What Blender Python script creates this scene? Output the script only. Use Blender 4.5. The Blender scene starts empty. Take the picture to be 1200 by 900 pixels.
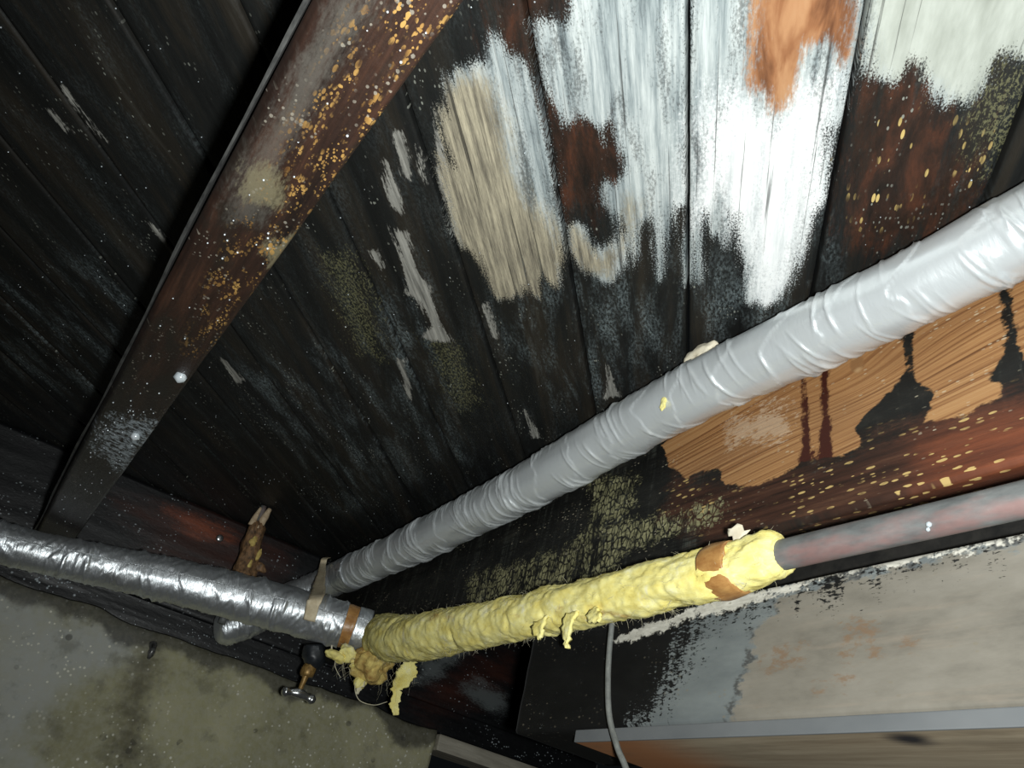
import bpy, math, random
import numpy as np
from mathutils import Matrix, Vector

# ---------------------------------------------------------------- camera, world, light
scene = bpy.context.scene
COL = scene.collection
CAMZ = 0.6                                   # the camera is held 0.6 m above the soil
cam_d = bpy.data.cameras.new('camera')
cam_d.sensor_width = 36.0
cam_d.lens = 27.0
cam_d.clip_start = 0.01
cam = bpy.data.objects.new('camera', cam_d)
COL.objects.link(cam)
# world axes: X across the joists, Y along the joists towards the foundation, Z up
RGT = Vector((0.80724, -0.55220, 0.20841)); DWN = Vector((0.46106, 0.36952, -0.80677)); FWD = Vector((0.36849, 0.74734, 0.55289))
cam.matrix_world = Matrix(((RGT.x, -DWN.x, -FWD.x, 0), (RGT.y, -DWN.y, -FWD.y, 0), (RGT.z, -DWN.z, -FWD.z, CAMZ), (0, 0, 0, 1)))
scene.camera = cam
wd = bpy.data.worlds.new('crawlspace_dark')
scene.world = wd
wd.use_nodes = True
wd.node_tree.nodes['Background'].inputs[0].default_value = (0.75, 0.9, 1.0, 1)
wd.node_tree.nodes['Background'].inputs[1].default_value = 0.004
fl = bpy.data.lights.new('phone_flash', 'SPOT')          # the phone's own flash beside its lens
fl.energy = 43.0
fl.spot_size = math.radians(150)
fl.spot_blend = 0.9
fl.shadow_soft_size = 0.012
fl.color = (0.96, 1.0, 0.985)
flash = bpy.data.objects.new('phone_flash', fl)
COL.objects.link(flash)
fm = cam.matrix_world.copy()
aim = (FWD + RGT * 0.18).normalized()
flash.rotation_euler = aim.to_track_quat('-Z', 'Y').to_euler()
flash.location = Vector((0, 0, CAMZ)) + RGT * 0.035 + DWN * 0.012
vs = scene.view_settings
vs.view_transform = 'Standard'; vs.look = 'None'; vs.exposure = 0.0; vs.gamma = 1.0; vs.use_curve_mapping = False

# ---------------------------------------------------------------- stain and painted glare outlines, in mm on each surface
STAINS = {
  ('ceil','white'): [[(95,411),(108,413),(117,419),(128,415),(136,413),(154,424),(176,445),(215,484),(245,517),(282,549),(312,582),(340,630),(328,628),(311,624),(311,639),(327,663),(309,655),(316,680),(306,691),(299,701),(282,694),(268,682),(247,665),(229,654),(215,657),(197,648),(164,608),(141,587),(120,560),(126,558),(147,569),(142,554),(115,539),(95,512),(102,510),(117,519),(92,481),(89,467),(97,452),(103,431)],[(123,314),(189,258),(357,426),(351,432),(344,434),(364,465),(390,499),(411,527),(385,504),(354,475),(340,465),(337,475),(339,491),(356,515),(371,543),(373,572),(361,585),(332,578),(308,569),(287,542),(299,530),(318,542),(336,546),(340,532),(337,516),(329,501),(314,490),(291,487),(277,473),(282,458),(283,442),(271,429),(250,421),(234,409),(223,411),(213,416),(204,418),(201,431),(188,426),(174,422),(155,410),(137,392),(120,376),(125,364),(141,359),(141,347)],[(188,259),(289,173),(342,216),(358,237),(376,258),(380,276),(416,307),(442,330),(448,350),(480,386),(513,427),(529,455),(528,474),(506,476),(461,443),(437,430),(398,401),(428,440),(402,427),(401,435),(375,419),(408,461),(444,501),(431,495),(438,509)],[(287,174),(384,91),(442,121),(432,135),(419,139),(418,154),(433,169),(436,185),(429,197),(399,192),(382,190),(371,193),(376,209),(369,220),(356,221)],],
  ('ceil','tan'): [[(86,480),(103,454),(121,451),(153,476),(197,521),(230,540),(268,551),(316,577),(356,643),(284,734),(126,590),(85,510)],[(304,463),(318,465),(353,519),(370,571),(349,583),(317,576),(288,539),(318,545),(340,548),(344,528)],],
  ('ceil','flash_glare'): [[(293,357),(282,307),(317,309),(343,298),(334,259),(346,237),(382,273),(449,334),(516,424),(533,480),(448,437),(377,406),(378,438)],],  # overexposed flash spot, painted as a whiter zone of the boards
  ('ceil','cream'): [[(287,174),(384,91),(462,131),(430,145),(430,160),(445,190),(404,195),(380,217),(361,223)],],
  ('ceil','orange'): [[(226,227),(282,179),(309,200),(333,220),(335,228),(325,225),(316,225),(307,231),(301,238),(312,254),(329,275),(334,287),(334,296),(313,289),(296,290),(269,264)],],
  ('ceil','brown'): [[(160,418),(174,422),(188,426),(201,431),(204,418),(223,411),(234,409),(271,429),(283,442),(277,473),(291,487),(289,508),(274,518),(267,534),(227,492),(190,455)],[(70,360),(128,311),(142,346),(126,368),(131,398),(136,413),(120,413),(102,411)],[(366,229),(369,220),(371,196),(401,193),(430,198),(450,197),(498,214),(541,256),(539,307),(515,348),(460,322),(395,261)],],
  ('ceil','speck'): [[(381,250),(435,199),(484,177),(527,186),(530,283),(496,334),(437,315)],],
  ('ceil','grey'): [[(75,574),(80,563),(108,597),(121,617),(108,613)],[(79,609),(88,611),(120,647),(131,666),(119,666)],[(101,568),(118,582),(136,608),(123,598)],[(132,695),(154,692),(195,742),(220,752),(246,782),(268,810),(305,832),(286,854),(267,862),(264,823),(226,795),(207,790),(178,745)],[(481,702),(538,747),(532,768)],[(474,892),(535,940),(531,955)],[(95,516),(115,540),(176,608),(217,651),(200,649),(140,585)],[(135,757),(139,747),(162,766),(162,775)],[(267,938),(277,933),(329,1009),(335,1032)],[(287,732),(292,726),(343,773),(338,779)],[(-242,787),(-235,784),(-219,807),(-220,816),(-231,805)],[(-253,838),(-247,832),(-226,847),(-218,852),(-230,854)],[(-217,804),(-200,820),(-180,833),(-204,827)],[(-66,561),(-62,559),(-41,579),(-43,583)],[(-113,944),(-104,942),(-59,974),(-64,989)],[(58,1189),(70,1189),(110,1222),(105,1245)],],
  ('ceil','olive'): [[(282,859),(306,837),(349,872),(411,935),(406,980),(354,933)],[(93,812),(119,786),(176,842),(248,962),(215,969),(153,894)],[(440,173),(428,133),(536,190),(539,207),(465,195)],],
  ('ceil','dust'): [[(268,649),(414,493),(511,591),(515,767),(480,846),(361,766)],[(174,796),(207,760),(316,880),(496,1129),(404,1158),(243,967)],[(90,1186),(206,949),(469,1279),(450,1577),(239,1387)],[(-281,1261),(-152,1072),(-54,1187),(-63,1543),(-260,1656)],[(421,346),(452,331),(534,404),(553,492),(538,559),(454,534),(393,459),(495,466)],],
  ('joist','bare'): [[(714,1164),(692,1123),(660,1097),(602,1090),(590,1064),(563,1054),(532,1049),(503,1050),(486,1056),(478,1059),(446,1052),(418,1048),(406,1054),(415,1074),(399,1090),(376,1101),(359,1115),(355,1138),(353,1188),(341,1181),(347,1129),(344,1104),(329,1083),(334,1066),(342,1054),(325,1050),(301,1049),(271,1055),(270,1066),(280,1078),(268,1090),(260,1105),(259,1130),(251,1201),(242,1195),(250,1135),(249,1106),(244,1082),(222,1071),(195,1229),(225,1229),(411,1215),(558,1212)],],
  ('joist','drip'): [[(482,1202),(475,1198),(473,1136),(469,1077),(466,1046),(484,1050),(480,1104)],[(454,1200),(444,1195),(446,1147),(443,1089),(442,1041),(461,1048),(455,1105)],],
  ('joist','pale'): [[(593,1158),(548,1145),(545,1154),(504,1142),(497,1110),(515,1100),(554,1117),(583,1115)],],
  ('joist','knot'): [[(413,1169),(402,1164),(399,1151),(405,1143),(415,1149),(418,1161)],],
  ('joist','olive'): [[(1192,1057),(1160,1063),(1049,1056),(952,1050),(884,1052),(852,1068),(766,1060),(675,1051),(602,1048),(594,1026),(671,1020),(749,1015),(814,988),(1021,983),(1174,999)],[(875,1164),(770,1131),(753,1085),(785,1068),(844,1076)],],
  ('joist','rust'): [[(346,1032),(305,1035),(229,1030),(239,969),(297,980),(350,992)],],
  ('joist','brown'): [[(681,1102),(590,1067),(418,1048),(328,1052),(224,1054),(240,962),(420,981),(611,989),(691,1055)],],
  ('joist','clean'): [[(741,675),(716,759),(705,777),(669,806),(647,837),(603,902),(585,905),(234,930),(274,708)],],
  ('joist','beige'): [[(570,782),(564,797),(551,829),(539,853),(542,875),(526,888),(506,909),(423,912),(235,920),(266,752),(568,751)],],
  ('joist','crust'): [[(755,894),(729,904),(643,914),(580,922),(517,922),(480,923),(436,927),(423,929),(371,928),(306,927),(234,930),(235,922),(307,922),(372,922),(423,922),(516,913),(579,908),(642,906),(727,893)],],
  ('joist','scuff'): [[(440,866),(425,876),(396,864),(402,843),(422,837),(439,850)],[(522,863),(475,863),(480,839),(525,837)],[(397,846),(372,848),(371,843),(394,841)],[(462,822),(427,823),(432,818),(466,814)],],
  ('joist','void'): [[(585,907),(544,921),(538,913),(557,904),(578,901)],],
  ('ljoist','grime'): [[(-19,292),(-2,277),(-5,319),(-7,403),(1,503),(-19,523)],],
  ('ljoist','palep'): [[(-23,453),(-12,437),(1,440),(13,467),(6,479),(-19,482)],[(16,526),(31,485),(39,516),(32,551)],],
  ('ljoist','frost'): [[(-37,1033),(-15,965),(33,939),(33,1098),(9,1162),(-34,1116)],],
  ('ljoist','spots'): [[(-2,277),(39,235),(36,320),(40,439),(25,490),(35,686),(11,745),(-2,603),(-1,437),(-2,339)],],
  ('wall','stain'): [[(226,887),(253,896),(277,831),(297,751),(334,662),(273,647),(260,724),(232,817)],],
  ('wall','bluegrey'): [[(-99,898),(94,915),(222,914),(210,863),(126,784),(114,683),(150,616),(69,596)],],
  ('rim','red'): [[(48,1161),(222,1228),(449,1222),(453,1155),(365,1099),(165,1083)],[(899,979),(959,1056),(1047,1129),(1148,1186),(1165,1121),(1074,1036),(937,957)],],
  ('rim','rust'): [[(147,1183),(227,1192),(306,1185),(229,1164)],],
  ('rim','grey'): [[(1016,1045),(1074,1085),(1149,1070),(1203,1030),(1105,1023)],[(867,1016),(898,1081),(962,1136),(1003,1138),(935,1048)],],
}


# ---------------------------------------------------------------- noise and fields
def _hash(ix, iy, iz, seed):
    h = (ix * 374761393 + iy * 668265263 + iz * 2147483647 + seed * 1274126177) & 0xffffffff
    h = ((h ^ (h >> 13)) * 1274126177) & 0xffffffff
    h = (h ^ (h >> 16)) & 0xffffff
    return h / float(0xffffff)
def vnoise(p, seed=0):
    p = np.asarray(p, float); i = np.floor(p).astype(np.int64); f = p - i; f = f * f * (3 - 2 * f)
    r = 0
    for dx in (0, 1):
        for dy in (0, 1):
            for dz in (0, 1):
                w = (f[:, 0] if dx else 1 - f[:, 0]) * (f[:, 1] if dy else 1 - f[:, 1]) * (f[:, 2] if dz else 1 - f[:, 2])
                r = r + w * _hash(i[:, 0] + dx, i[:, 1] + dy, i[:, 2] + dz, seed)
    return r
def fbm(p, seed=0, octs=3):
    p = np.asarray(p, float); a = 1.0; t = 0; s = 0
    for o in range(octs):
        s = s + a * vnoise(p * 2 ** o, seed + o * 7); t += a; a *= 0.5
    return s / t
def sdist(poly, q):
    """signed distance in metres, positive inside"""
    P = np.array(poly, float) / 1000.0
    d = np.full(len(q), 1e9); ins = np.zeros(len(q), bool)
    for k in range(len(P)):
        a = P[k]; b = P[(k + 1) % len(P)]; e = b - a; w = q - a
        t = np.clip((w @ e) / (e @ e + 1e-12), 0, 1)
        d = np.minimum(d, np.hypot(*(w - t[:, None] * e).T))
        c = (a[1] > q[:, 1]) != (b[1] > q[:, 1])
        with np.errstate(divide='ignore', invalid='ignore'):
            xi = (b[0] - a[0]) * (q[:, 1] - a[1]) / (b[1] - a[1] + 1e-15) + a[0]
        ins ^= c & (q[:, 0] < xi)
    return np.where(ins, d, -d)
def field(surf, key, q, lim=0.05):
    r = np.full(len(q), -lim)
    for poly in STAINS.get((surf, key), []):
        P = np.array(poly) / 1000.0
        lo = P.min(0) - lim; hi = P.max(0) + lim
        m = ((q >= lo) & (q <= hi)).all(1)
        if m.any():
            r[m] = np.maximum(r[m], np.clip(sdist(poly, q[m]), -lim, lim))
    return r

# ---------------------------------------------------------------- mesh helpers
def mesh_obj(name, V, F, mat=None, parent=None, smooth=True, attrs=None):
    me = bpy.data.meshes.new(name)
    V = np.asarray(V, float)
    if isinstance(F, np.ndarray):
        n = len(F); k = F.shape[1]
        me.vertices.add(len(V)); me.vertices.foreach_set('co', V.ravel())
        me.loops.add(n * k); me.loops.foreach_set('vertex_index', F.astype(np.int32).ravel())
        me.polygons.add(n); me.polygons.foreach_set('loop_start', np.arange(0, n * k, k, dtype=np.int32))
        me.update(calc_edges=True)
    else:
        me.from_pydata([tuple(v) for v in V], [], [tuple(int(i) for i in f) for f in F]); me.update()
    me.validate()
    if smooth:
        me.polygons.foreach_set('use_smooth', np.ones(len(me.polygons), bool))
    for k, a in (attrs or {}).items():
        a = np.asarray(a, float)
        if a.ndim == 1:
            at = me.attributes.new(k, 'FLOAT', 'POINT'); at.data.foreach_set('value', a)
        else:
            at = me.attributes.new(k, 'FLOAT_VECTOR', 'POINT'); at.data.foreach_set('vector', a.ravel())
    o = bpy.data.objects.new(name, me)
    COL.objects.link(o)
    if mat: me.materials.append(mat)
    if parent is not None: adopt(o, parent)
    return o
def adopt(o, parent):
    o.parent = parent
    t = Vector((0, 0, 0)); p = parent
    while p is not None:
        t += p.location; p = p.parent
    o.matrix_parent_inverse = Matrix.Translation(-t)
def empty(name, loc):
    o = bpy.data.objects.new(name, None); o.location = loc; o.empty_display_size = 0.05
    COL.objects.link(o); return o
def tag(o, label, cat=None, group=None, kind=None):
    o['label'] = label
    if cat: o['category'] = cat
    if group: o['group'] = group
    if kind: o['kind'] = kind
    return o
def gridF(nu, nv, wrap=False):
    i = np.arange(nu - 1)[:, None]; j = np.arange(nv if wrap else nv - 1)[None, :]
    j2 = (j + 1) % nv
    a = i * nv + j; b = i * nv + j2; c = (i + 1) * nv + j2; d = (i + 1) * nv + j
    return np.stack([a, b, c, d], -1).reshape(-1, 4)
def catmull(pts, step):
    P = np.array(pts, float); P = np.vstack([2 * P[0] - P[1], P, 2 * P[-1] - P[-2]])
    out = []
    for k in range(1, len(P) - 2):
        p0, p1, p2, p3 = P[k - 1:k + 3]; n = max(2, int(np.linalg.norm((p2 - p1)[:3]) / step))
        t = np.linspace(0, 1, n, endpoint=False)[:, None]
        out.append(0.5 * (2 * p1 + (p2 - p0) * t + (2 * p0 - 5 * p1 + 4 * p2 - p3) * t * t + (3 * p1 - p0 - 3 * p2 + p3) * t ** 3))
    out.append(P[-2][None]); return np.vstack(out)
def frames(Q):
    T = np.gradient(Q, axis=0); T /= np.linalg.norm(T, axis=1)[:, None]
    N = np.zeros_like(T); n = np.cross(T[0], (0.2, 0.1, 1.0)); N[0] = n / np.linalg.norm(n)
    for k in range(1, len(Q)):
        n = N[k - 1] - T[k] * (N[k - 1] @ T[k]); N[k] = n / np.linalg.norm(n)
    return T, N, np.cross(T, N)
def tube(name, pts, mat, parent=None, seg=24, step=0.004, disp=None, caps=True, th0=0.0, th1=2 * math.pi):
    """pts: (x, y, z, radius). disp(s, theta) -> extra radius"""
    Q = catmull(pts, step); R = Q[:, 3]; Q = Q[:, :3]
    T, N, B = frames(Q)
    s = np.concatenate([[0], np.cumsum(np.linalg.norm(np.diff(Q, axis=0), axis=1))])
    full = th1 - th0 > 6.28
    th = np.linspace(th0, th1, seg, endpoint=not full)
    S, TH = np.meshgrid(s, th, indexing='ij')
    rr = R[:, None] + (disp(S.ravel(), TH.ravel()).reshape(S.shape) if disp else 0)
    V = Q[:, None, :] + rr[..., None] * (np.cos(TH)[..., None] * N[:, None, :] + np.sin(TH)[..., None] * B[:, None, :])
    V = V.reshape(-1, 3); F = gridF(len(Q), seg, full)
    pc = np.stack([S.ravel(), TH.ravel() * R.mean(), np.zeros(S.size)], 1)
    if caps and full:
        c0 = len(V); V = np.vstack([V, Q[0], Q[-1]]); pc = np.vstack([pc, [s[0], 0, 0], [s[-1], 0, 0]])
        j = np.arange(seg); j2 = (j + 1) % seg; L = (len(Q) - 1) * seg
        F = [tuple(f) for f in F] if False else F
        f0 = np.stack([np.full(seg, c0), j2, j, j], 1); f1 = np.stack([np.full(seg, c0 + 1), L + j, L + j2, L + j2], 1)
        tri = np.vstack([f0, f1])[:, :3]
        Fl = [tuple(f) for f in F.tolist()] + [tuple(f) for f in tri.tolist()]
        return mesh_obj(name, V, Fl, mat, parent, True, {'pc': pc})
    return mesh_obj(name, V, F, mat, parent, True, {'pc': pc})
def box(name, lo, hi, mat, parent=None, bev=0.0, jit=0.0):
    import bmesh
    bm = bmesh.new(); bmesh.ops.create_cube(bm, size=1)
    lo = np.array(lo); hi = np.array(hi)
    for v in bm.verts:
        v.co = Vector(((lo + hi) / 2 + np.array(v.co) * (hi - lo)))
    if bev: bmesh.ops.bevel(bm, geom=bm.edges[:], offset=bev, segments=2, affect='EDGES', profile=0.6)
    me = bpy.data.meshes.new(name); bm.to_mesh(me); bm.free()
    o = bpy.data.objects.new(name, me); COL.objects.link(o)
    if mat: me.materials.append(mat)
    co = np.array([v.co for v in me.vertices])
    at = me.attributes.new('pc', 'FLOAT_VECTOR', 'POINT'); at.data.foreach_set('vector', co.ravel())
    if parent is not None: adopt(o, parent)
    return o
def blob(name, c, rad, mat, parent=None, amp=0.25, freq=60, seed=0, rot=None, sub=3):
    import bmesh
    bm = bmesh.new(); bmesh.ops.create_icosphere(bm, subdivisions=sub, radius=1)
    co = np.array([v.co for v in bm.verts]); F = [[v.index for v in f.verts] for f in bm.faces]; bm.free()
    V = co * np.array(rad)
    if rot is not None: V = V @ np.array(rot).T
    V = V + np.array(c)
    n = fbm(V * freq, seed, 3) - 0.5
    V = V + (V - np.array(c)) * (n * 2 * amp)[:, None]
    return mesh_obj(name, V, F, mat, parent, True, {'pc': V})
def ribbon(name, pts, width, thick, mat, parent=None, side=None, step=0.003, seed=0, rag=0.0, wprof=None):
    """a thin bent strip with real thickness; pts (x,y,z), side = width direction"""
    Q = catmull(pts, step); T, N, B = frames(Q)
    if side is not None:
        sd = np.array(side, float); N = sd - T * (T @ sd)[:, None]; N /= np.linalg.norm(N, axis=1)[:, None]; B = np.cross(T, N)
    n = len(Q); t = np.linspace(0, 1, n)
    w = width * (np.ones(n) if wprof is None else np.interp(t, np.linspace(0, 1, len(wprof)), wprof)) / 2
    js = np.linspace(-1, 1, 7)
    rg = (fbm(np.stack([t * 25, t * 0, t * 0], 1), seed) - 0.5) * rag
    top = Q[:, None] + (w[:, None] * js)[..., None] * N[:, None] + (rg[:, None] * np.abs(js))[..., None] * N[:, None]
    cur = (fbm(np.stack([np.repeat(t * 12, 7), np.tile(js, n) * 1.5, np.full(n * 7, seed * 1.7)], 1), seed + 3) - 0.5).reshape(n, 7) * thick * 2
    up = top + (cur + thick / 2)[..., None] * B[:, None]; dn = top + (cur - thick / 2)[..., None] * B[:, None]
    ring = np.concatenate([up, dn[:, ::-1]], 1); V = ring.reshape(-1, 3)
    F = [tuple(f) for f in gridF(n, 14, True).tolist()]
    F.append(tuple(range(13, -1, -1))); F.append(tuple(range((n - 1) * 14, n * 14)))
    return mesh_obj(name, V, F, mat, parent, True, {'pc': V})

# ---------------------------------------------------------------- materials
def srgb(*c):
    r = []
    for v in c:
        v /= 255.0; r.append(v / 12.92 if v <= 0.04045 else ((v + 0.055) / 1.055) ** 2.4)
    return (*r, 1)
class MT:
    def __init__(self, name):
        self.m = bpy.data.materials.new(name); self.m.use_nodes = True
        self.t = self.m.node_tree; self.p = self.t.nodes['Principled BSDF']
        a = self.t.nodes.new('ShaderNodeAttribute'); a.attribute_name = 'pc'; self.pc = a.outputs['Vector']
    def n(self, k): return self.t.nodes.new(k)
    def put(self, sock, v):
        if isinstance(v, bpy.types.NodeSocket): self.t.links.new(v, sock)
        else: sock.default_value = v
    def sv(self, s, off=(0, 0, 0)):
        n = self.n('ShaderNodeMapping'); self.put(n.inputs['Vector'], self.pc); n.inputs['Scale'].default_value = s; n.inputs['Location'].default_value = off
        return n.outputs[0]
    def noise(self, s, det=4, rough=0.6, off=(0, 0, 0), dist=0.0):
        n = self.n('ShaderNodeTexNoise'); self.put(n.inputs['Vector'], self.sv(s, off)); n.inputs['Scale'].default_value = 1
        n.inputs['Detail'].default_value = det; n.inputs['Roughness'].default_value = rough; n.inputs['Distortion'].default_value = dist
        return n.outputs['Fac']
    def voro(self, s, off=(0, 0, 0), feat='F1', rnd=1.0):
        n = self.n('ShaderNodeTexVoronoi'); self.put(n.inputs['Vector'], self.sv(s, off)); n.inputs['Scale'].default_value = 1; n.feature = feat
        n.inputs['Randomness'].default_value = rnd
        return n
    def math(self, op, a, b=0.0, c=0.0, clamp=False):
        n = self.n('ShaderNodeMath'); n.operation = op; n.use_clamp = clamp
        self.put(n.inputs[0], a); self.put(n.inputs[1], b)
        if op == 'MULTIPLY_ADD': self.put(n.inputs[2], c)
        return n.outputs[0]
    def ss(self, v, lo, hi):
        n = self.n('ShaderNodeMapRange'); n.interpolation_type = 'SMOOTHSTEP'
        self.put(n.inputs[0], v); n.inputs[1].default_value = lo; n.inputs[2].default_value = hi
        return n.outputs[0]
    def mix(self, f, a, b):
        n = self.n('ShaderNodeMix'); n.data_type = 'RGBA'
        self.put(n.inputs['Factor'], f); self.put(n.inputs[6], a); self.put(n.inputs[7], b)
        return n.outputs[2]
    def ramp(self, f, stops):
        n = self.n('ShaderNodeValToRGB'); self.put(n.inputs[0], f); e = n.color_ramp.elements
        while len(e) < len(stops): e.new(0.5)
        for q, (p, c) in zip(e, stops): q.position = p; q.color = c
        return n.outputs[0]
    def attr(self, k):
        n = self.n('ShaderNodeAttribute'); n.attribute_name = k; return n.outputs['Fac']
    def layer(self, key, a=(4, 70, 1), fine=(140, 420, 1), am=5.0, af=3.0, scale=0.012, bias=0.0, soft=0.35, off=(0, 0, 0)):
        """ragged, grain-following mask of a stain outline"""
        sd = self.math('MULTIPLY', self.attr(key), 1 / scale)
        e = self.math('MULTIPLY_ADD', self.math('SUBTRACT', self.noise(a, 4, 0.65, off), 0.5), am, sd)
        e = self.math('MULTIPLY_ADD', self.math('SUBTRACT', self.noise(fine, 2, 0.7, off), 0.5), af, e)
        e = self.math('ADD', e, bias)
        return self.ss(e, -soft, soft)
    def spots(self, s, thr=0.25, cover=None, lo=0.45, hi=0.6, off=(0, 0, 0), keep=0.5):
        v = self.voro(s, off)
        rnd = self.n('ShaderNodeSeparateColor'); self.put(rnd.inputs[0], v.outputs['Color'])
        size = self.math('MULTIPLY', self.ss(rnd.outputs[0], keep, 1.0), thr)
        m = self.math('SUBTRACT', size, v.outputs['Distance'])
        m = self.ss(m, 0.0, 0.08)
        if cover is not None: m = self.math('MULTIPLY', m, self.ss(cover, lo, hi))
        return m
    def bump(self, h, strength=0.5, dist=0.002, prev=None):
        n = self.n('ShaderNodeBump'); n.inputs['Strength'].default_value = strength; n.inputs['Distance'].default_value = dist
        self.put(n.inputs['Height'], h)
        if prev is not None: self.put(n.inputs['Normal'], prev)
        return n.outputs[0]
    def done(self, col, rough=0.6, metal=0.0, spec=0.5, normal=None):
        self.put(self.p.inputs['Base Color'], col); self.put(self.p.inputs['Roughness'], rough); self.put(self.p.inputs['Metallic'], metal)
        self.put(self.p.inputs['Specular IOR Level'], spec)
        if normal is not None: self.put(self.p.inputs['Normal'], normal)
        return self.m

def mat_ceiling():
    m = MT('mouldy_subfloor')
    st = m.noise((2.5, 24, 1), 5, 0.62, dist=0.5); fi = m.noise((90, 300, 1), 3, 0.7); big = m.noise((3.5, 9, 1), 4, 0.6, (5, 2, 0))
    c = m.ramp(st, [(0.25, srgb(14, 15, 15)), (0.48, srgb(27, 28, 27)), (0.64, srgb(42, 38, 32)), (0.8, srgb(70, 69, 64))])
    # grey-blue bloom on the black wood
    dm = m.math('MULTIPLY', m.ss(m.noise((6, 26, 1), 5, 0.7, (1, 4, 0), 0.4), 0.44, 0.72), m.ss(m.noise((170, 330, 1), 3, 0.75, (1, 1, 0)), 0.38, 0.66))
    dz = m.ss(m.math('MULTIPLY_ADD', big, 0.03, m.attr('dust')), -0.02, 0.035)
    c = m.mix(m.math('MULTIPLY', dm, m.math('MULTIPLY_ADD', dz, 0.66, 0.15)), c, srgb(128, 140, 142))
    c = m.mix(m.math('MULTIPLY', m.layer('brown', am=7, scale=0.02, soft=1.2), 0.85), c, m.ramp(m.noise((14, 40, 1), 5, 0.7, dist=0.5), [(0.34, srgb(25, 20, 16)), (0.5, srgb(52, 34, 25)), (0.66, srgb(82, 48, 32)), (0.8, srgb(120, 70, 42))]))
    ol = m.math('MULTIPLY', m.layer('olive', (30, 60, 1), am=5, af=7, scale=0.016, soft=0.6), m.ss(m.noise((200, 320, 1), 2, 0.8), 0.45, 0.58))
    c = m.mix(m.math('MULTIPLY', ol, 0.55), c, srgb(128, 126, 92))
    sp = m.math('MULTIPLY', m.spots((70, 240, 1), 0.45, m.noise((14, 34, 1), 3, 0.6, (8, 1, 0)), 0.46, 0.6, keep=0.4), m.ss(m.attr('speck'), -0.02, 0.03))
    c = m.mix(sp, c, srgb(206, 178, 112))
    c = m.mix(m.math('MULTIPLY', m.spots((170, 330, 1), 0.4, m.noise((7, 18, 1), 3, 0.6, (3, 7, 0)), 0.5, 0.66, keep=0.55), 0.75), c, srgb(150, 152, 142))  # pale dots paint the sparkle of wet drops into the colour
    g = m.layer('grey', (8, 110, 1), am=4, af=2, scale=0.007)
    c = m.mix(g, c, m.ramp(m.noise((10, 170, 1), 4, 0.7), [(0.3, srgb(96, 95, 90)), (0.7, srgb(178, 176, 168))]))
    w = m.layer('white', (5, 62, 1), (420, 640, 1), am=4.8, af=4.5, scale=0.009, bias=0.25, soft=0.5)
    crack = m.ss(m.noise((2.2, 150, 1), 4, 0.6, (2, 9, 0)), 0.34, 0.40)
    thin = m.ss(m.math('MULTIPLY_ADD', m.noise((260, 420, 1), 2, 0.7, (4, 1, 0)), 0.5, m.math('MULTIPLY', m.noise((9, 40, 1), 5, 0.7, (7, 3, 0)), 1.0)), 0.56, 0.74)
    ch = m.layer('flash_glare', (5, 30, 1), (200, 300, 1), am=4, af=3, scale=0.02, soft=1.2)
    wc = m.ramp(m.noise((5, 80, 1), 5, 0.75, (3, 3, 0)), [(0.32, srgb(92, 101, 104)), (0.45, srgb(148, 157, 158)), (0.62, srgb(196, 202, 200))])
    wc = m.mix(ch, wc, m.ramp(m.noise((6, 70, 1), 5, 0.75, (3, 3, 0)), [(0.28, srgb(206, 211, 212)), (0.55, srgb(246, 247, 246))]))  # near-white colour imitates the glare of the flash
    tn = m.layer('tan', (4, 60, 1), am=3, af=2, scale=0.015, soft=1.0)
    wc = m.mix(tn, wc, m.ramp(m.noise((9, 150, 1), 5, 0.8), [(0.30, srgb(78, 73, 64)), (0.46, srgb(134, 127, 110)), (0.66, srgb(194, 184, 158))]))
    cr = m.layer('cream', (6, 30, 1), am=3, af=2, scale=0.015, soft=1.0)
    wc = m.mix(cr, wc, m.ramp(m.noise((7, 25, 1), 4, 0.7, (6, 2, 0)), [(0.3, srgb(150, 154, 144)), (0.65, srgb(192, 196, 187))]))
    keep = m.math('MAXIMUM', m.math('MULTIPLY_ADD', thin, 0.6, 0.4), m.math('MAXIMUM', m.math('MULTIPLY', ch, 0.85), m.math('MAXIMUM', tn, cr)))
    c = m.mix(m.math('MULTIPLY', w, m.math('MULTIPLY', keep, m.math('MULTIPLY_ADD', crack, 0.75, 0.25))), c, wc)
    og = m.layer('orange', (6, 60, 1), am=4, af=2.5, scale=0.010, soft=0.8)
    c = m.mix(og, c, m.ramp(m.noise((9, 42, 1), 4, 0.6, (1, 1, 0), 0.6), [(0.32, srgb(100, 62, 38)), (0.45, srgb(146, 98, 64)), (0.58, srgb(174, 128, 90)), (0.75, srgb(184, 142, 104))]))
    h = m.math('ADD', m.math('MULTIPLY', st, 0.5), m.math('MULTIPLY_ADD', fi, 0.35, m.math('MULTIPLY', w, 0.35)))
    nb = m.bump(h, 0.55, 0.0022)
    ro = m.math('MULTIPLY_ADD', w, 0.3, m.math('MULTIPLY_ADD', fi, 0.3, 0.38))
    return m.done(c, ro, 0, 0.35, nb)
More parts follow.
